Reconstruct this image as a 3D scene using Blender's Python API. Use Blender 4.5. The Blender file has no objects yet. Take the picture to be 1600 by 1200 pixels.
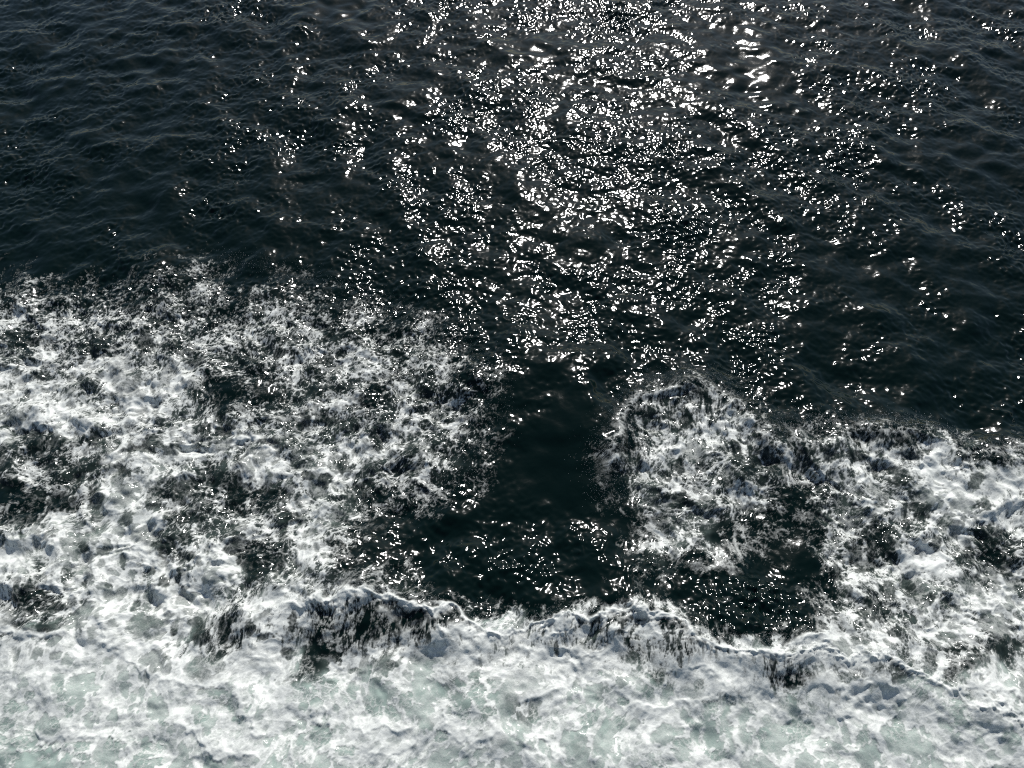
import bpy, math, time
import numpy as np
from mathutils import Vector, Matrix
C = bpy.context.scene
R = math.radians

# ------------------------------------------------------------------ camera
CAM_H = 12.0                      # height of the ship's rail above the water
PITCH = R(52.0)                   # looking this far below the horizon
FPX = 1243.0                      # focal length in photograph pixels (1600 wide)
cam_d = bpy.data.cameras.new("camera")
cam_d.sensor_fit = 'HORIZONTAL'
cam_d.sensor_width = 36.0
cam_d.lens = 36.0 * FPX / 1600.0
cam_d.clip_start = 0.1
cam_d.clip_end = 20000.0
cam = bpy.data.objects.new("camera", cam_d)
cam.location = (0, 0, CAM_H)
cam.rotation_euler = (math.pi/2 - PITCH, 0, 0)
C.collection.objects.link(cam)
C.camera = cam

# ------------------------------------------------------------------ light
SUN_EL, SUN_AZ = R(38.0), R(8.0)  # azimuth measured from straight ahead (+Y) to the right
world = bpy.data.worlds.new("World"); C.world = world; world.use_nodes = True
nt = world.node_tree
bg = nt.nodes["Background"]
sky = nt.nodes.new("ShaderNodeTexSky"); sky.sky_type = 'NISHITA'
sky.sun_disc = False; sky.sun_elevation = SUN_EL; sky.sun_rotation = SUN_AZ
sky.air_density = 1.0; sky.dust_density = 0.7; sky.ozone_density = 1.0
nt.links.new(sky.outputs[0], bg.inputs[0]); bg.inputs[1].default_value = 0.05
sd = bpy.data.lights.new("sun", 'SUN'); sd.energy = 4.0; sd.angle = R(0.53); sd.color = (1.0, 0.98, 0.95)
so = bpy.data.objects.new("sun", sd); C.collection.objects.link(so)
sdir = Vector((math.sin(SUN_AZ)*math.cos(SUN_EL), math.cos(SUN_AZ)*math.cos(SUN_EL), math.sin(SUN_EL)))
so.rotation_euler = sdir.to_track_quat('Z', 'Y').to_euler()
so.location = (0, 0, 40)
C.view_settings.view_transform = 'Standard'; C.view_settings.look = 'None'
C.view_settings.exposure = 0.0; C.view_settings.gamma = 1.0
C.cycles.use_denoising = False; C.cycles.pixel_filter_type = 'BLACKMAN_HARRIS'; C.cycles.filter_width = 1.15
C.cycles.max_bounces = 6; C.cycles.transparent_max_bounces = 8
C.cycles.caustics_reflective = False; C.cycles.caustics_refractive = False
C.cycles.sample_clamp_indirect = 2.0

# ------------------------------------------------------------------ random fields
def field(seed, N, L, lmin, lmax, p, direc=None, spread=2.0, stretch=(1.0, 1.0)):
    """periodic gaussian field on an L x L metre tile, wavelengths lmin..lmax, amplitude ~ k^-p"""
    rng = np.random.default_rng(seed)
    w = rng.standard_normal((N, N)).astype(np.float32)
    F = np.fft.rfft2(w)
    ky = np.fft.fftfreq(N, L/N)[:, None]*stretch[1]; kx = np.fft.rfftfreq(N, L/N)[None, :]*stretch[0]
    k = np.sqrt(kx*kx + ky*ky); k[0, 0] = 1
    A = k**(-p) * (1/(1 + (1/(k*lmax))**8)) * np.exp(-(k*lmin)**4)
    if direc is not None:
        c = (kx*math.cos(direc) + ky*math.sin(direc))/k
        A = A*(0.12 + np.abs(c)**spread)
    A[0, 0] = 0
    f = np.fft.irfft2(F*A, s=(N, N))
    f -= f.mean(); f /= f.std()
    return f.astype(np.float32), L

def samp(fl, x, y):
    f, L = fl; N = f.shape[0]
    u = (x*(N/L)) % N; v = (y*(N/L)) % N
    i = np.floor(u).astype(np.int32); j = np.floor(v).astype(np.int32)
    a = (u - i).astype(np.float32); b = (v - j).astype(np.float32)
    i %= N; j %= N; i1 = (i + 1) % N; j1 = (j + 1) % N
    return (f[j, i]*(1-a) + f[j, i1]*a)*(1-b) + (f[j1, i]*(1-a) + f[j1, i1]*a)*b

def ss(a, b, x):
    t = np.clip((x - a)/(b - a), 0, 1)
    return t*t*(3 - 2*t)

def hash2(ix, iy, s):
    h = (ix.astype(np.int64)*374761393 + iy.astype(np.int64)*668265263 + s*2147483647) & 0xffffffff
    h = ((h ^ (h >> 13))*1274126177) & 0xffffffff
    h = h ^ (h >> 16)
    return (h & 0xffff).astype(np.float32)/65536.0

def cells(x, y, size, seed):
    """F1 distance (cell units), F2 and a random number of the nearest cell"""
    u = x/size; v = y/size
    iu = np.floor(u).astype(np.int32); iv = np.floor(v).astype(np.int32)
    f1 = np.full(x.shape, 9.0, np.float32); f2 = f1.copy(); rn = np.zeros(x.shape, np.float32)
    for dj in (-1, 0, 1):
        for di in (-1, 0, 1):
            cx = iu + di; cy = iv + dj
            px = cx + 0.08 + 0.84*hash2(cx, cy, seed); py = cy + 0.08 + 0.84*hash2(cx, cy, seed + 7)
            d = np.sqrt((px - u)**2 + (py - v)**2).astype(np.float32)
            r = hash2(cx, cy, seed + 13)
            near = d < f1
            f2 = np.where(near, f1, np.minimum(f2, d))
            rn = np.where(near, r, rn)
            f1 = np.where(near, d, f1)
    return f1, f2, rn

# ------------------------------------------------------------------ the water sheet: fan of rows, finer close to the ship
STEP = 1/1000.0
def axis(lo, hi, step, outer_lo, outer_hi, grow=1.22):
    core = np.arange(lo, hi, step)
    def tail(start, end):
        out = []; s = step; p = start
        while p < end:
            s *= grow; p = min(p + s, end); out.append(p)
        return out
    a = [-q for q in tail(-lo, -outer_lo)][::-1]
    b = tail(core[-1], outer_hi)
    return np.array(a + list(core) + b)
U = axis(-0.76, 0.76, STEP, -30.0, 30.0)
# rows are spaced by equal viewing-size: angle from straight down
PH = axis(R(9.5), R(69.0), STEP*0.92, R(-80), R(89.6))
ny, nx = len(PH), len(U)
Yr = CAM_H*np.tan(PH); Wr = CAM_H/np.cos(PH)
X = (Wr[:, None]*U[None, :]); Y = np.repeat(Yr[:, None], nx, 1)
# how fully the fine waves are resolved (fades on the coarse outskirts)
du = np.gradient(U)[None, :]*Wr[:, None]; dyv = np.abs(np.gradient(Yr))[:, None]
cell = np.maximum(du, dyv)
detail = np.clip(1.6 - cell/0.12, 0, 1).astype(np.float32)
detail_l = np.clip(1.6 - cell/1.0, 0, 1).astype(np.float32)
X = X.astype(np.float64); Y = Y.astype(np.float64)

sp, cp = math.sin(PITCH), math.cos(PITCH)
def to_photo(x, y, z):
    """where a point of the sea stood in the survey (photograph pixels)"""
    dz = z - CAM_H
    depth = y*cp - dz*sp
    up = y*sp + dz*cp
    depth = np.maximum(depth, 0.2)
    return 800 + FPX*x/depth, 600 - FPX*up/depth
def to_sea(px, py):
    a = (px - 800)/FPX; b = (600 - py)/FPX
    d = np.array([a, cp + b*sp, -sp + b*cp]); t = CAM_H/-d[2]
    return d[0]*t, d[1]*t

# ------------------------------------------------------------------ foam chart (how much of each patch of sea is white, 0..9)
CHART = """
1101012220 0100000000 0000000000 0000000000
3323224431 4221100000 0000000000 0000000000
5555445533 6443323100 0000000000 0000000000
5345454455 5364635200 0000000000 0000000000
7666777633 3546534422 0000000000 0000000000
7675787522 2444254332 0000134421 0000000000
8778766645 5445344531 0000154574 1121110000
4334556767 6566664421 0012447654 4455656413
4544688544 8665534331 0001454454 4455568778
2235873433 2576333210 0001263545 2255658877
4387885455 6574110000 0000136522 2245455756
9886884683 3662110000 0000156532 2163366524
8477885694 4652331000 0000121100 0146777644
4358878875 8866543211 0011310000 0135365788
6478987634 6745563777 7788785311 1246657665
8999998557 8534667876 7687567686 8888854334
8899999888 7456787658 8777847687 4677767678
7678988767 8778668757 7787788768 7678777688
7878888788 7878788778 7877987686 6588688788
5666767878 7778877877 8888876787 8888888788
"""
rows = [[int(ch) for ch in l.replace(" ", "")] for l in CHART.strip().splitlines()]
G = np.array(rows, np.float32)/9.0
assert G.shape == (20, 40)
G = np.vstack([np.zeros((3, 40), np.float32), G, np.repeat(G[-1:], 12, 0)*0.97])
G = np.hstack([np.repeat(G[:, :1], 8, 1), G, np.repeat(G[:, -1:], 8, 1)])
def cubic(Gm, u, v):
    H, W = Gm.shape
    u = np.clip(u, 1, W - 2.001); v = np.clip(v, 1, H - 2.001)
    i = np.floor(u).astype(int); j = np.floor(v).astype(int)
    i = np.clip(i, 1, W-3); j = np.clip(j, 1, H-3)
    a = u - i; b = v - j
    def wts(t):   # between b-spline and catmull-rom
        bs = [(1-t)**3/6, (3*t**3 - 6*t*t + 4)/6, (-3*t**3 + 3*t*t + 3*t + 1)/6, t**3/6]
        cr = [(-t**3 + 2*t*t - t)/2, (3*t**3 - 5*t*t + 2)/2, (-3*t**3 + 4*t*t + t)/2, (t**3 - t*t)/2]
        return [0.25*p + 0.75*q for p, q in zip(bs, cr)]
    wa, wb = wts(a), wts(b)
    out = 0
    for q in range(4):
        for p in range(4):
            out = out + wb[q]*wa[p]*Gm[j + q - 1, i + p - 1]
    return out
def chart(px, py):
    return np.clip(cubic(G, (px - 20)/40 + 8, (py - 420)/40 + 3), 0, 1)

# ------------------------------------------------------------------ fields
# macro warp so that drawn lines wander naturally
wa = field(11, 512, 20, 0.25, 2.5, 1.6); wb = field(12, 512, 20, 0.25, 2.5, 1.6)
swell = field(21, 1024, 44, 0.9, 5.0, 2.3, R(78), 3.0)
chop = field(22, 2048, 42, 0.26, 1.1, 2.0, R(100), 0.5); cross = field(24, 1024, 39, 0.6, 2.6, 2.2, R(25), 1.5)
ripple = field(23, 4096, 40, 0.085, 0.30, 1.6)
lump = field(31, 1024, 22, 0.10, 1.1, 1.9)
mound = field(33, 512, 19, 0.25, 0.9, 2.0)
lumpf = field(32, 2048, 20, 0.035, 0.25, 1.5)
psi1 = field(41, 1024, 24, 0.7, 2.6, 2.4); psi2 = field(42, 1024, 18, 0.18, 0.6, 2.2)
fb1 = field(51, 2048, 23, 0.05, 0.42, 1.15); fb2 = field(52, 2048, 17, 0.028, 0.22, 0.9)
rd1 = field(61, 1024, 21, 0.22, 1.0, 2.2); rd2 = field(62, 1024, 13, 0.09, 0.35, 2.0)
strk = field(71, 2048, 16, 0.05, 0.5, 1.2, stretch=(0.55, 3.2))
big = field(81, 512, 40, 2.0, 9.0, 1.5)

# ------------------------------------------------------------------ crest lines
def dist_line(x, y, pts):
    """distance to a polyline on the sea, signed (+ = ship side, i.e. smaller y), and the run along it"""
    P = np.array([to_sea(*p) for p in pts])
    best = np.full(x.shape, 1e9); sg = np.zeros(x.shape); run = np.zeros(x.shape); acc = 0.0
    for (ax, ay), (bx, by) in zip(P[:-1], P[1:]):
        ex, ey = bx-ax, by-ay; L2 = ex*ex + ey*ey; L = math.sqrt(L2)
        tt = np.clip(((x-ax)*ex + (y-ay)*ey)/L2, 0, 1)
        dx = x - ax - tt*ex; dy = y - ay - tt*ey
        d = np.sqrt(dx*dx + dy*dy); m = d < best
        s = np.sign(ex*(-dy) + ey*dx)      # left-to-right line: below it is +
        best = np.where(m, d, best); sg = np.where(m, s, sg); run = np.where(m, acc + tt*L, run)
        acc += L
    return best*np.where(sg == 0, 1, sg), run, acc

MAIN = [(300,1010),(385,985),(440,952),(490,936),(560,938),(615,936),(660,948),(705,955),(740,975),(790,990),(850,970),(920,967),
        (985,963),(1040,980),(1090,1000),(1140,1020),(1190,1014),(1250,1022),(1330,1030),(1400,1036),(1450,1060),(1510,1085),(1600,1125),(1800,1200)]
UPPER = [(930,760),(950,700),(985,650),(1010,620),(1060,606),(1110,612),(1160,640),(1200,690),(1222,735)]
UPPER2 = [(1222,735),(1235,700),(1270,686),(1340,680),(1420,682),(1470,692),(1530,725),(1580,715),(1640,730),(1850,800)]
LEFT = [(560,800),(700,760),(775,690),(785,600),(740,560),(690,520),(600,470),(480,440),(330,405),(200,430),(0,425),(-200,430)]
SWELL1 = [(660,610),(760,600),(860,590),(1000,600)]
inner = (slice(None), slice(None))
dX = samp(wa, X, Y).astype(np.float64)*0.07; dY = samp(wb, X, Y).astype(np.float64)*0.07
Xw, Yw = X + dX, Y + dY
def ridge_profile(t, back, front):
    return np.where(t < 0, np.exp(-(t/back)**2*0.5)*0.5 + 0.5*np.exp(t/back*1.1), np.exp(-(t/front)**2))
tM, rM, LM = dist_line(Xw, Yw, MAIN)
tU, rU, LU = dist_line(Xw, Yw, UPPER)
tV, rV, LV = dist_line(Xw, Yw, UPPER2)
vary = 0.85 + 0.25*samp(big, X*3, Y*0.5)
Z = np.zeros_like(X)
endM = ss(0, 0.9, rM)
ampM = 0.24 + 0.03*ss(0.8, 2.5, X)*ss(5.5, 4.0, X)
Z += (ampM*vary*ridge_profile(tM, 0.85 - 0.1*ss(0.8, 2.5, X), 0.48 + 0.14*ss(1.5, 3.0, X)) - 0.06*np.exp(-((tM + 1.65 + 0.35*samp(big, X*1.5, Y*1.5))/0.7)**2))*endM
endU = ss(0, 0.9, rU)*ss(0, 0.5, LU - rU)
Z += 0.20*ridge_profile(tU, 0.42, 0.70)*endU*np.exp(-np.maximum(tU, 0)/1.5)
Z += 0.21*ridge_profile(tV, 0.42, 0.72)*ss(0, 0.6, rV)

px0, py0 = to_photo(X, Y, 0)
def blob(cx, cy, rx, ry):
    return np.exp(-(((px0-cx)/rx)**2 + ((py0-cy)/ry)**2)).astype(np.float32)
calm = np.clip(blob(870, 680, 110, 120)*(1 - 0.3*samp(big, X*2 + 3, Y*2).clip(-1, 1)) + 0.9*blob(640, 860, 60, 60)*0 + 0.6*blob(1240, 860, 70, 60), 0, 1)
dens0 = chart(px0, py0).astype(np.float32)
bw = 0.22*samp(big, X*2, Y*2)
tS, rS, LS = dist_line(Xw + bw, Yw + bw, SWELL1)
Z += 0.22*np.where(tS < 0, np.exp(-(tS/1.3)**2), np.exp(-(tS/1.25)**2))*ss(0, 1.0, rS)*ss(0, 0.8, LS - rS)
pool = np.clip(blob(740, 880, 70, 60) + blob(910, 880, 70, 80) + blob(1190, 930, 110, 60) + 0.8*blob(680, 790, 60, 50), 0, 1)
# waves
wv = 0.016*samp(swell, X, Y) + 0.026*samp(cross, X, Y) + 0.0115*samp(chop, X, Y)*(1 + 0.5*pool)
rp = samp(ripple, X, Y)
gap = np.clip(blob(870, 760, 85, 90) + 0.8*blob(1130, 825, 120, 30) + blob(990, 800, 60, 50), 0, 1)
gust = 0.9 + 0.28*samp(big, X + 5, Y + 9)
Z += wv*detail_l*(1 - 0.45*calm) + 0.0050*rp*gust*detail*(1 - 0.85*calm)*(1 + 0.15*pool + 0.8*blob(1190, 935, 100, 45))*(1 - 0.75*gap)*(1 - 0.45*ss(0.3, 0.7, dens0))*np.exp(0.30*samp(wa, X*0.8 + 3, Y*0.8))
# small ring ripples running off the foam in the sheltered water behind the crest
for cx_, cy_, rr_, lam in ((1175, 925, 0.75, 0.085), (935, 850, 0.55, 0.075), (1010, 905, 0.45, 0.15), (705, 765, 0.45, 0.075), (735, 875, 0.5, 0.12)):
    qx, qy = to_sea(cx_, cy_)
    rad = np.sqrt((X - qx)**2 + ((Y - qy)*0.8)**2) + 0.05*samp(wa, X*1.5, Y*1.5) + 0.012*rp
    Z += 0.0030*(lam/0.085)**1.3*np.sin(2*math.pi*rad/lam)*np.exp(-(((X - qx)/rr_)**2 + ((Y - qy)/(rr_*0.75))**2))*detail*ss(-0.05, -0.25, tM)
# churned water under the foam
churn = ss(0.05, 0.6, dens0)
lump_v = samp(lump, Xw, Yw); lumpf_v = samp(lumpf, Xw*1.0, Yw)
Z += detail*churn*(0.030*lump_v + 0.020*samp(mound, Xw, Yw))*(1 - 0.6*ss(900, 1050, py0))
Z = Z.astype(np.float64)

# ------------------------------------------------------------------ foam pattern, carried along by eddies
px, py = to_photo(X, Y, Z)
fx, fy = X.copy(), Y.copy()
def curl(psi, x, y, e):
    return ((samp(psi, x, y+e) - samp(psi, x, y-e))/(2*e), -(samp(psi, x+e, y) - samp(psi, x-e, y))/(2*e))
for _ in range(10):
    u, v = curl(psi1, fx, fy, 0.03); fx += 0.0034*u; fy += 0.0034*v
for _ in range(6):
    u, v = curl(psi2, fx, fy, 0.012); fx += 0.00015*u; fy += 0.00015*v

wx = samp(wa, fx*2.1, fy*2.1)*11; wy = samp(wb, fx*2.1, fy*2.1)*11
D = chart(px + wx, py + wy).astype(np.float32)
lx = X + 0.6*(fx - X); ly = Y + 0.6*(fy - Y)       # the bubbly net is carried less far than the broad streaks
n1 = samp(fb1, lx, ly); n2 = samp(fb2, lx, ly)
m1 = samp(fb1, lx + 7, ly + 3); m2 = samp(fb2, lx + 5, ly + 1)
c1, c2, cr = cells(lx + 0.035*n1, (ly + 0.035*m1)*0.9, 0.50, 3)
h1 = np.clip(1 - c1/(0.22 + 0.42*cr), 0, 1)
e1, e2, er = cells(lx + 0.020*n1 + 0.006*n2, (ly + 0.020*m1 + 0.006*m2)*0.9, 0.21, 5)
h2 = np.clip(1 - e1/(0.2 + 0.45*er), 0, 1)
g1, g2, gr = cells(lx + 0.010*n1 + 0.005*n2, ly + 0.010*m1 + 0.005*m2, 0.090, 9)
h3 = np.clip(1 - g1/(0.2 + 0.5*gr), 0, 1)
wc = 1 - np.clip((c2-c1)/0.55, 0, 1); we = 1 - np.clip((e2-e1)/0.55, 0, 1); wg = 1 - np.clip((g2-g1)/0.6, 0, 1)
web1 = np.exp(-((c2-c1)/0.09)**2); web2 = np.exp(-((e2-e1)/0.16)**2); web3 = np.exp(-((g2-g1)/0.28)**2)
r1 = samp(rd1, fx, fy); r2 = samp(rd2, fx, fy)
vein = np.exp(-(r1/0.10)**2); vein2 = np.exp(-(r2/0.20)**2)
fine = ss(760, 470, py)                          # far edge: small grainy froth
near = ss(900, 1040, py + 60*samp(big, X*1.3, Y*1.3) - 60*ss(500, 0, px))*1.0   # creamy wash by the ship
body = samp(lump, fx*0.7 + 9, fy*0.7)
lace = (0.75*wc*(1 - 0.6*fine) + 1.15*we**1.5 + 0.85*(1 - we)*er + 0.85*wg**1.3 + 0.5*(1 - wg)*gr)
def strand(fl, ox, k, w): return np.exp(-(samp(fl, (fx + ox)*k, (fy + ox)*k)/w)**2)
st = np.maximum(strand(rd2, 0, 1.0, 0.16), np.maximum(strand(rd2, 4.3, 1.5, 0.2)*0.85, strand(rd1, 2.2, 1.2, 0.12)))
st2 = np.maximum(strand(rd2, 8.3, 2.3, 0.26), strand(rd2, 1.3, 3.1, 0.3)*0.8)
T = 0.22*n1 + (0.13 + 0.25*fine)*n2 + 0.62*lace + 1.05*st + 0.55*st2 + 0.30*body
Tn = 1.2 + 0.60*body + 0.15*n1 + 0.14*n2 + 0.70*st + 0.60*st2 + 0.7*we + 0.3*wg + 0.4*vein + 0.2*web2 + 0.5*web1 - 0.9*ss(0, .5, h1)*cr - 0.5*ss(0, .45, h2)*er
# streaks running down the faces of the breaking crests
sk = samp(strk, X + 0.05*samp(wa, X, Y), Y)
sk2 = samp(strk, (X + 0.03*samp(wb, X*1.3, Y))*2.0 + 3, Y*1.6)
D = np.maximum(D, 0.70*ss(1035, 1080, py))
D = np.clip(D - 0.30*blob(590, 985, 120, 34) - 0.30*blob(1225, 1062, 42, 24) - 0.32*blob(930, 1006, 90, 16) - 0.2*blob(1060, 1025, 50, 16) - 0.2*blob(1330, 1055, 60, 14), 0, 1)
faceM = ss(-0.02, 0.05, tM)*ss(1.05, 0.45, tM)*endM*ss(-300, 0, 1200 - px)
faceU = np.maximum(ss(0.02, 0.15, tU)*ss(1.3, 0.7, tU)*endU, ss(0.05, 0.2, tV)*ss(1.2, 0.7, tV)*ss(0, .5, rV))
face = np.clip(np.maximum(faceM, 0.8*faceU), 0, 1)
Tf = 0.45*sk + 1.3*np.exp(-(sk/0.38)**2) + 0.9*np.exp(-(sk2/0.45)**2) + 0.30*n2 + 0.35*we + 0.25*n1 + 0.4*wc
core_m = (cell < 0.05)
def rank(A):
    q = np.sort(A[core_m][::37]); return np.interp(A, q, np.linspace(0, 1, len(q))).astype(np.float32)
Tu = rank(T)*(1 - near) + rank(Tn)*near
Tu = Tu*(1 - 0.8*face) + 0.8*face*rank(Tf)

# solid lips of foam on the crests, and rolled ridges further in
lipM = np.exp(-((tM - 0.03 - 0.02*body)/np.maximum(0.028, 0.062 + 0.035*n1 + 0.03*body))**2)*endM*ss(420, 470, px)
lipM2 = ss(-0.10, 0, tM)*ss(0.16, 0.02, tM)*ss(900, 1150, px)*endM
RIDGES = [[(160,975),(172,1010),(200,1030),(235,1060),(300,1063),(370,1072)],[(372,1072),(380,1120),(400,1150),(420,1152)],
 [(-60,960),(0,983),(30,1000),(110,993)],[(50,1140),(75,1154),(100,1145),(115,1150),(150,1150),(190,1165)],
 [(270,1125),(300,1145),(330,1175),(350,1180),(400,1183)],[(485,1095),(500,1125),(530,1140)],[(545,1120),(570,1140),(600,1132),(620,1138),(645,1130)],
 [(690,1090),(688,1120),(700,1145),(735,1165),(760,1155),(795,1138)],[(555,1170),(600,1172),(640,1165),(660,1148)],[(455,1150),(457,1180),(465,1187)],
 [(800,1097),(850,1086),(880,1070)],[(840,1135),(855,1150),(865,1170),(885,1190)],[(1070,1043),(1100,1050),(1125,1065),(1137,1090),(1150,1110),(1130,1128)],
 [(1125,1085),(1095,1096),(1065,1095),(1045,1105),(1005,1102),(970,1108)],[(1200,1102),(1220,1118),(1255,1125),(1270,1120)],[(1250,1082),(1290,1070),(1330,1090)],
 [(1305,1113),(1350,1123)],[(1335,1078),(1360,1068),(1400,1083),(1425,1102)],[(1480,1078),(1520,1080),(1540,1100),(1600,1122)],[(1140,1135),(1150,1165),(1165,1182)],
 [(215,880),(240,900),(250,935),(265,960)],[(355,700),(372,685),(395,682),(415,692),(425,715)],[(160,730),(190,702),(215,705),(238,722)],
 [(1215,1010),(1240,1008),(1280,1003),(1300,1010)],[(330,862),(350,866),(369,880),(371,915)],[(590,950),(605,965),(625,975),(635,990),(625,1005)],
 [(1500,1075),(1560,1085),(1600,1098)],[(855,1010),(900,1022),(940,1028),(975,1010)],[(190,845),(230,870),(262,905)],[(700,985),(735,995),(780,1000)]]
RG = np.zeros(X.shape, np.float32); RS = np.zeros(X.shape, np.float32)
wig = 0.020*samp(wa, X*5, Y*5)
for pl in RIDGES:
    P = np.array([to_sea(*p) for p in pl])
    x0, y0 = P.min(0) - 0.6; x1, y1 = P.max(0) + 0.6
    rr = np.where((Yr > y0) & (Yr < y1))[0]
    if len(rr) == 0: continue
    cc = np.where((U*Wr[rr].max() > x0 - 1) & (U*Wr[rr].min() < x1 + 1))[0]
    sl = (slice(rr[0], rr[-1]+1), slice(cc[0], cc[-1]+1))
    wgx = wig[sl]; t, r, Ln = dist_line(X[sl] + wgx + dX[sl]*0.3, Y[sl] + wgx + dY[sl]*0.3, pl)
    e = ss(0, 0.12, r)*ss(0, 0.12, Ln - r)
    e = np.where(np.abs(t) < 0.5, 1, 0)*(0.25 + 0.75*e)*np.exp(-(np.maximum(0, 0.0))**2)
    endd = ss(-0.001, 0.10, np.minimum(r, Ln - r))
    g = np.where(t > 0, np.exp(-(t/0.040)**2), np.exp(-(t/0.090)**2))*endd
    RG[sl] = np.maximum(RG[sl], g)
    RS[sl] = np.maximum(RS[sl], np.exp(-(t/0.20)**2)*endd)
vz = np.where(D > 0.45, 1, 0)
deep = ss(980, 1080, py + 90*samp(big, X, Y))*ss(0.35, 0.6, D)

soft = 0.66 - 0.08*face + 0.06*near
Dt = 0.5 + (D - 0.5)*1.22 + 0.05 + 0.12*near
alpha = ss(-0.5, 0.5, (Tu - (1 - Dt))/soft)
alpha *= ss(0.03, 0.16, D)
fil = np.exp(-(n2/0.30)**2)
fil2 = np.exp(-(samp(fb2, fx*0.6 + 3, fy*0.6)/0.22)**2)
thin = (0.52 + 0.34*ss(-1.4, 1.3, body + 0.5*n1) + 0.30*st2*0.6 + 0.25*st)*(0.40 + 0.60*ss(0.15, 0.65, D))
hiD = ss(0.50, 0.85, D)*ss(480, 640, py)
thin = thin*(1 - hiD) + hiD*(0.88 - 0.08*near + 0.05*body + 0.03*n1 + (0.08 + 0.16*near)*st + (0.04 + 0.08*near)*st2)
thin = np.clip(thin, 0, 1)
k1 = (0.10 + 0.36*cr)*(cr > 0.45); k2 = (0.12 + 0.30*er)*(er > 0.5); k3 = (0.15 + 0.3*gr)*(gr > 0.6)
def hole(d, k, w): return np.where(k > 0, ss(k + w, k - w*0.6, d), 0)
c1s = c1 + 0.06*n1; e1s = e1 + 0.07*n1
HO = np.maximum(np.maximum(hole(c1s, k1, 0.05)*0.85, hole(e1s, k2, 0.09)*0.8), hole(g1, k3, 0.15)*0.45)*(1 - face)
rim = np.maximum(np.where(k1 > 0, np.exp(-((c1s - k1 - 0.07)/0.05)**2), 0), np.where(k2 > 0, np.exp(-((e1s - k2 - 0.12)/0.09)**2), 0)*0.8)*(1 - face)
alpha = alpha**(1.9 - 0.5*ss(0.6, 0.95, D))*thin
alpha = np.clip(alpha*(1 + 0.7*rim), 0, 1)*(1 - 0.7*HO*(1 - 0.5*fine))
alpha = np.maximum(alpha, np.maximum(RG, 0.0)*0.98*ss(0.2, 0.5, D))
alpha = np.maximum(alpha, 0.9*RS*ss(-0.6, 0.5, body)*ss(0.3, .6, D))
lip = np.clip(np.maximum(lipM, lipM2*ss(-0.9, 0.3, n1 + 0.5*n2)), 0, 1)
lipU = np.maximum(np.exp(-((tU - 0.06)/0.13)**2)*endU, np.exp(-((tV - 0.06)/0.12)**2)*ss(0, 0.5, rV))
alpha = np.maximum(alpha, 0.75*lipU*ss(0.35, 0.85, 0.5*Tu + 0.25*we + 0.25*wg))
alpha = np.maximum(alpha, lip)
alpha *= ss(0.6, 0.2, cell)
alpha = np.clip(alpha, 0, 1).astype(np.float32)

# milky, air-filled water below the froth
aer = np.clip(ss(1000, 1110, py + 40*samp(big, X, Y) + 25*r1)*ss(0.4, 0.7, D), 0, 1)
aer = np.maximum(aer, 0.35*ss(0.62, 0.95, D)*ss(600, 800, py))
holes_m = samp(fb1, X*0.6 + 4, Y*0.6)
aer = np.clip(aer*(0.88 + 0.08*holes_m) + 0.16*ss(0.25, 0.75, D)*(1 - fine*0.5), 0, 1).astype(np.float32)
aer *= (1 - 0.75*faceM*ss(1120, 1030, py + 22*n1 + 25*n2)).astype(np.float32)

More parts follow.
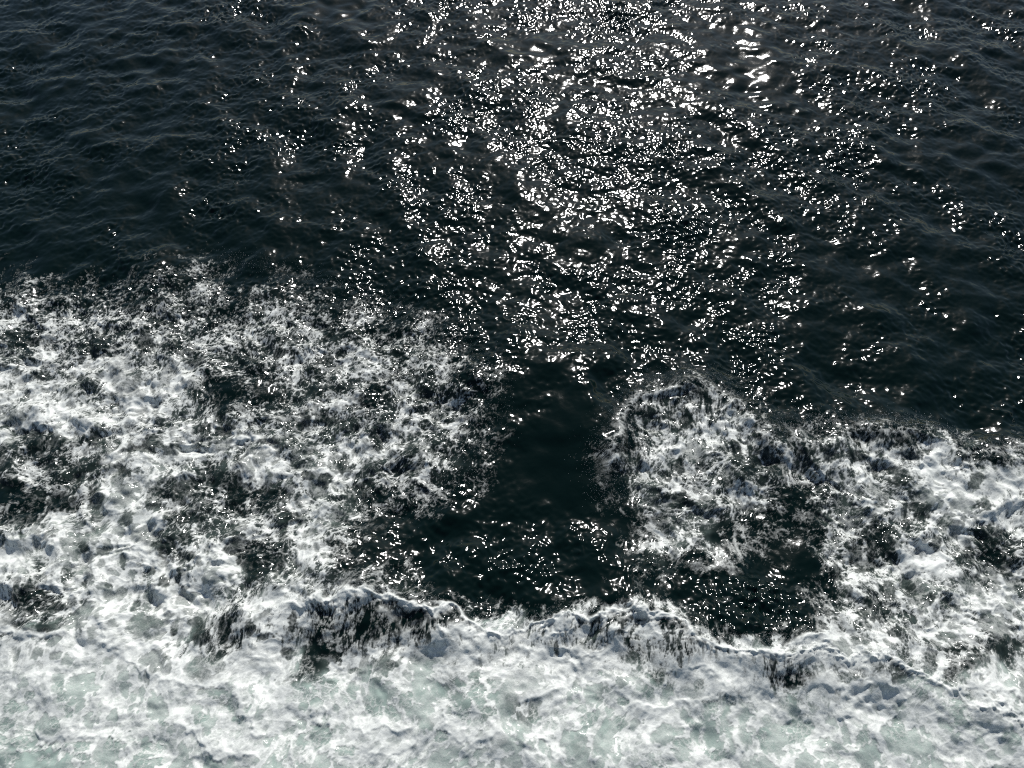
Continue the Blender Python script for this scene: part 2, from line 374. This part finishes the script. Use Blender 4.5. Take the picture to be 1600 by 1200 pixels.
# the larger windows of open water inside the froth (photograph pixels: x, y, half-width, half-height)
WINDOWS = '''35 530 28 12;152 540 20 20;226 535 11 26;243 505 14 7;272 510 8 8;302 488 12 15;128 563 6 6;65 590 14 8;285 547 20 9;305 565 18 10;245 468 12 5;205 477 15 9;
350 612 32 14;343 642 11 22;405 488 9 12;515 517 10 14;460 530 15 11;536 520 8 9;560 535 10 8;435 550 10 8;507 562 14 9;432 570 8 6;530 555 8 8;
52 688 17 20;88 690 14 13;148 688 12 12;60 707 16 9;12 765 26 20;52 782 22 18;92 785 26 14;150 777 14 18;235 692 13 14;265 705 14 9;215 702 19 6;318 667 12 8;282 765 30 21;350 752 30 15;
325 742 18 12;372 778 12 24;350 675 15 10;190 735 11 8;240 792 14 7;3 718 7 20;480 657 14 14;510 655 17 8;535 665 12 9;555 670 8 6;590 688 7 14;575 622 18 9;495 610 16 10;415 615 20 14;
537 730 14 10;505 752 12 12;480 745 10 8;420 690 15 5;430 775 30 9;570 775 34 17;37 812 36 13;287 810 30 9;150 808 10 10;200 812 9 15;258 855 18 11;288 843 9 10;292 870 14 7;236 894 8 5;
258 910 9 10;278 905 6 10;40 930 22 18;68 932 8 7;58 952 18 7;87 948 12 8;133 912 4 9;172 912 6 4;192 878 5 11;163 865 11 6;130 855 7 8;367 850 15 20;390 880 18 26;312 990 14 24;350 985 10 20;
272 988 6 6;392 980 9 10;75 980 20 7;302 972 8 8;212 948 9 10;412 888 10 16;437 882 11 17;457 808 16 8;456 972 6 17;415 995 14 6;1362 845 11 30;1388 845 10 22;1335 867 10 15;1547 837 20 20;
1567 882 18 20;1510 870 14 14;1437 807 15 8;1415 815 8 12;1462 850 8 14;1385 922 14 15;1425 925 8 14;1457 935 8 10;1362 955 20 17;1305 895 12 14;1480 992 15 8;1400 988 12 9;1345 890 10 5;
1207 725 14 18;1405 745 18 13;1425 710 25 7;1367 735 7 14;1300 710 14 11;1340 712 16 8;1525 752 12 12;1262 720 8 8;1238 780 25 15;1435 792 20 8;1535 790 14 10;1070 660 15 12;1062 730 7 12;
1040 742 9 8;1095 735 14 8;1137 752 14 9;1062 784 20 12;1150 707 8 22;1172 730 10 14;480 1042 13 16;450 1022 12 8;560 1052 12 5;610 1040 8 5;745 1077 9 17;585 1105 12 15;610 1110 8 10;
635 1095 10 13;500 1150 18 16;542 1172 14 8;985 1030 8 10;1015 1055 8 6;1012 1080 12 9;1030 1058 8 11;972 1100 8 6;1062 1032 4 9;1087 1135 12 6;1060 1160 15 8;1090 1070 6 9;870 1015 5 12;
1142 1095 7 7;920 1125 12 11;972 1130 7 10;1112 1100 14 8;1325 1060 14 8;1492 1055 18 17;1440 1085 14 8;1450 1040 12 12;1525 1035 20 12;1400 1140 11 18;1495 1125 12 18;1247 1140 19 20;
20 1105 13 12;45 1088 9 7;95 1080 7 17;10 1130 14 7;85 1133 8 7;178 1167 13 12;127 1165 12 7;130 1180 14 5;35 1165 14 7;8 1158 10 6;20 1185 12 7;70 1185 10 6;220 1190 16 10;257 1130 8 5;
107 1110 5 10;312 1122 12 9;362 1100 8 11;372 1125 10 6;690 1150 10 8;765 1112 12 8;835 1115 9 12;1190 1150 8 14;1350 1150 8 14;1580 1150 14 10;1120 1180 16 8'''
WM = np.zeros(X.shape, np.float32)
wn1 = 0.17*n1; wob = samp(fb2, X + 2, Y)*0.09
for rec in WINDOWS.replace(chr(10), '').split(';'):
    cx, cy, rx, ry = [float(q) for q in rec.split()]
    sx, sy = to_sea(cx, cy)
    ri = int(np.searchsorted(Yr, sy)); ci = int(np.searchsorted(U, sx/math.hypot(sy, CAM_H)))
    hw = int(rx*2.0) + 12; hh = int(ry*2.4) + 20
    sl = (slice(max(ri-hh, 0), ri+hh), slice(max(ci-hw, 0), ci+hw))
    d2 = np.sqrt(((px[sl] + 0.14*wx[sl] - cx)/rx)**2 + ((py[sl] + 0.14*wy[sl] - cy)/ry)**2) + wn1[sl] + wob[sl]
    WM[sl] = np.maximum(WM[sl], ss(1.22, 0.86, d2))
keep = np.clip(0.75*vein2 + 0.4*web3 + 0.15, 0, 1)*(0.35 - 0.2*ss(1000, 1100, py))
alpha = np.maximum(alpha*(1 - WM*(1 - keep)*0.97), WM*ss(980, 1080, py)*np.clip(0.55*web3 + 0.5*st2 - 0.15, 0, 0.6)).astype(np.float32)
WMa = ss(0.3, 1, WM)*ss(1090, 1000, py)
aer = (aer*(1 - 0.45*WMa)*(1 - 0.12*WM)).astype(np.float32)

# raised foam
Zf = Z + 0.004 + alpha*(1 - 0.35*near)*(0.006 + 0.0028*np.clip(lumpf_v, -1.5, 2.5) + 0.0008*n2.clip(-2, 2)) + RG*0.017*ss(0.2, .5, D) + 0.020*lip*(1 + 0.4*lumpf_v) + 0.010*vein*alpha*churn*(1 - 0.6*near)
Zw = Z + 0.0*RG

# ------------------------------------------------------------------ materials
def water_mat():
    m = bpy.data.materials.new("sea_water"); m.use_nodes = True
    n, l = m.node_tree.nodes, m.node_tree.links
    b = n["Principled BSDF"]
    at = n.new("ShaderNodeAttribute"); at.attribute_name = "aeration"
    mix = n.new("ShaderNodeMix"); mix.data_type = 'RGBA'
    mix.inputs["A"].default_value = (0.0013, 0.0075, 0.0062, 1); mix.inputs["B"].default_value = (0.375, 0.475, 0.425, 1)
    l.new(at.outputs["Fac"], mix.inputs["Factor"]); l.new(mix.outputs["Result"], b.inputs["Base Color"])
    b.inputs["Roughness"].default_value = 0.112
    b.inputs["IOR"].default_value = 1.333
    tc = n.new("ShaderNodeTexCoord")
    n1 = n.new("ShaderNodeTexNoise"); n1.inputs["Scale"].default_value = 13.0; n1.inputs["Detail"].default_value = 2.0
    n1.inputs["Roughness"].default_value = 0.45
    l.new(tc.outputs["Object"], n1.inputs["Vector"])
    bp = n.new("ShaderNodeBump"); bp.inputs["Strength"].default_value = 1.0; bp.inputs["Distance"].default_value = 0.0025
    l.new(n1.outputs["Fac"], bp.inputs["Height"]); l.new(bp.outputs["Normal"], b.inputs["Normal"])
    return m
def foam_mat():
    m = bpy.data.materials.new("sea_foam"); m.use_nodes = True
    n, l = m.node_tree.nodes, m.node_tree.links
    b = n["Principled BSDF"]
    b.inputs["Base Color"].default_value = (0.86, 0.885, 0.84, 1)
    b.inputs["Roughness"].default_value = 0.45
    b.inputs["IOR"].default_value = 1.33
    at = n.new("ShaderNodeAttribute"); at.attribute_name = "cover"
    tc = n.new("ShaderNodeTexCoord")
    n1 = n.new("ShaderNodeTexNoise"); n1.inputs["Scale"].default_value = 34.0; n1.inputs["Detail"].default_value = 3.0
    n1.inputs["Roughness"].default_value = 0.62
    l.new(tc.outputs["Object"], n1.inputs["Vector"])
    # grain: thin froth breaks up into bubbles
    s = n.new("ShaderNodeMath"); s.operation = 'SUBTRACT'; l.new(n1.outputs["Fac"], s.inputs[0]); s.inputs[1].default_value = 0.5
    om = n.new("ShaderNodeMath"); om.operation = 'SUBTRACT'; om.inputs[0].default_value = 1.0; l.new(at.outputs["Fac"], om.inputs[1])
    pr = n.new("ShaderNodeMath"); pr.operation = 'MULTIPLY'; l.new(om.outputs[0], pr.inputs[0]); l.new(at.outputs["Fac"], pr.inputs[1])
    g = n.new("ShaderNodeMath"); g.operation = 'MULTIPLY'; l.new(pr.outputs[0], g.inputs[0]); g.inputs[1].default_value = 3.0
    g2 = n.new("ShaderNodeMath"); g2.operation = 'MULTIPLY'; l.new(g.outputs[0], g2.inputs[0]); l.new(s.outputs[0], g2.inputs[1])
    a = n.new("ShaderNodeMath"); a.operation = 'ADD'; a.use_clamp = True; l.new(g2.outputs[0], a.inputs[0]); l.new(at.outputs["Fac"], a.inputs[1])
    l.new(a.outputs[0], b.inputs["Alpha"])
    bp = n.new("ShaderNodeBump"); bp.inputs["Strength"].default_value = 0.7; bp.inputs["Distance"].default_value = 0.005
    l.new(n1.outputs["Fac"], bp.inputs["Height"]); l.new(bp.outputs["Normal"], b.inputs["Normal"])
    return m

def grid_mesh(name, Xa, Ya, Za, face_mask, attr, mat):
    idx = np.arange(ny*nx, dtype=np.int64).reshape(ny, nx)
    q = np.stack([idx[:-1, :-1], idx[:-1, 1:], idx[1:, 1:], idx[1:, :-1]], -1)
    q = q[face_mask] if face_mask is not None else q.reshape(-1, 4)
    used = np.zeros(ny*nx, bool); used[q.ravel()] = True
    remap = np.cumsum(used) - 1
    co = np.stack([Xa.ravel()[used], Ya.ravel()[used], Za.ravel()[used]], -1).astype(np.float32)
    q = remap[q].astype(np.int32)
    me = bpy.data.meshes.new(name)
    me.vertices.add(len(co)); me.vertices.foreach_set("co", co.ravel())
    me.loops.add(q.size); me.loops.foreach_set("vertex_index", q.ravel())
    me.polygons.add(len(q)); me.polygons.foreach_set("loop_start", np.arange(0, q.size, 4, dtype=np.int32))
    me.polygons.foreach_set("use_smooth", np.ones(len(q), bool))
    me.update(calc_edges=True)
    for k, arr in attr.items():
        a = me.attributes.new(k, 'FLOAT', 'POINT'); a.data.foreach_set("value", arr.ravel()[used].astype(np.float32))
    me.materials.append(mat)
    o = bpy.data.objects.new(name, me); C.collection.objects.link(o)
    return o

wm, fm = water_mat(), foam_mat()
w = grid_mesh("water", X, Y, Zw, None, {"aeration": aer}, wm)
w["label"] = "dark green rippled sea water glittering in the sun"; w["category"] = "water"; w["kind"] = "structure"

amax = np.maximum(np.maximum(alpha[:-1, :-1], alpha[1:, 1:]), np.maximum(alpha[1:, :-1], alpha[:-1, 1:]))
has = amax > 0.015
pxc, pyc, tc_ = px[:-1, :-1], py[:-1, :-1], tM[:-1, :-1]
front = ((tc_ > -0.16) & (pxc > 385)) | (pyc > 985 + 0*pxc) & (pxc <= 385)
right = (~front) & (pxc > 850)
left = (~front) & (~right)
for nm, msk, lb in (("foam_patch", left, "broad lacy white foam over the left half of the sea, grainy at its far edge"),
                    ("foam_patch", right, "torn white foam fanning out at the right behind the breaking crest"),
                    ("breaking_wave_foam", front, "bright wash of thick foam along the bottom, from the breaking crest to the nearest edge")):
    o = grid_mesh(nm, X, Y, Zf, has & msk, {"cover": alpha}, fm)
    o["label"] = lb; o["category"] = "foam"; o["kind"] = "stuff"

# ------------------------------------------------------------------ drops thrown up along the breaking edges
rng = np.random.default_rng(5)
def drops(name, pts, n, spread, hmax, label, back=0.5):
    P = np.array([to_sea(*p) for p in pts]); seg = np.linalg.norm(np.diff(P, axis=0), axis=1)
    cum = np.concatenate([[0], np.cumsum(seg)])
    t = rng.random(n)*cum[-1]; k = np.clip(np.searchsorted(cum, t) - 1, 0, len(seg)-1)
    f = (t - cum[k])/seg[k]; c = P[k] + (P[k+1]-P[k])*f[:, None]
    clump = np.abs(np.sin(t*5.1) + 0.6*np.sin(t*13.7))      # thrown up in bursts
    h = rng.exponential(0.30, n)*hmax*(0.3 + clump); h = np.minimum(h, hmax)
    x = c[:, 0] + rng.normal(0, spread, n); y = c[:, 1] + rng.normal(0.5*spread*back, spread*0.8, n)
    # stand them on the sea surface
    ri = np.clip(np.searchsorted(Yr, y), 1, ny-1); ci = np.clip(np.searchsorted(U, x/Wr[ri]), 1, nx-1)
    z = Z[ri, ci] + 0.01 + h
    rad = 0.0022 + 0.0035*rng.random(n)**2.5
    base = np.array([(1,0,0),(-1,0,0),(0,1,0),(0,-1,0),(0,0,1),(0,0,-1)], np.float32)
    tri = np.array([(0,2,4),(2,1,4),(1,3,4),(3,0,4),(2,0,5),(1,2,5),(3,1,5),(0,3,5)], np.int32)
    co = (np.stack([x, y, z], -1)[:, None, :] + base[None]*rad[:, None, None]*np.array([1, 1, 1.3])).reshape(-1, 3).astype(np.float32)
    fc = (tri[None] + 6*np.arange(n, dtype=np.int32)[:, None, None]).reshape(-1, 3)
    me = bpy.data.meshes.new(name); me.vertices.add(len(co)); me.vertices.foreach_set("co", co.ravel())
    me.loops.add(fc.size); me.loops.foreach_set("vertex_index", fc.ravel())
    me.polygons.add(len(fc)); me.polygons.foreach_set("loop_start", np.arange(0, fc.size, 3, dtype=np.int32))
    me.polygons.foreach_set("use_smooth", np.ones(len(fc), bool)); me.update(calc_edges=True)
    me.materials.append(dm)
    o = bpy.data.objects.new(name, me); C.collection.objects.link(o)
    o["label"] = label; o["category"] = "spray"; o["kind"] = "stuff"
dm = bpy.data.materials.new("spray_drops"); dm.use_nodes = True
db = dm.node_tree.nodes["Principled BSDF"]; db.inputs["Base Color"].default_value = (0.8, 0.83, 0.83, 1)
db.inputs["Roughness"].default_value = 0.15; db.inputs["IOR"].default_value = 1.33
drops("spray", [(950,790),(940,720),(975,650),(1010,612),(1060,598),(1120,604),(1170,640)], 3200, 0.22, 0.22, "fine white drops scattered round the left mound of the right-hand foam")
drops("spray", [(1200,690),(1250,670),(1340,668),(1430,672),(1480,690),(1540,715),(1640,720)], 3200, 0.16, 0.22, "fine white drops thrown up along the far edge of the right-hand foam")
drops("spray", [(420,960),(490,932),(615,932),(700,955),(790,985),(850,966),(985,958),(1040,975),(1140,1015),(1190,1008),(1330,1028),(1400,1030),(1500,1075)], 2600, 0.07, 0.12, "small drops flying off the lip of the breaking crest")
drops("spray", [(640,800),(740,745),(780,640),(770,575),(690,520),(600,470),(480,430),(330,400)], 2600, 0.20, 0.10, "fine drops speckling the dark water beside the left-hand foam")
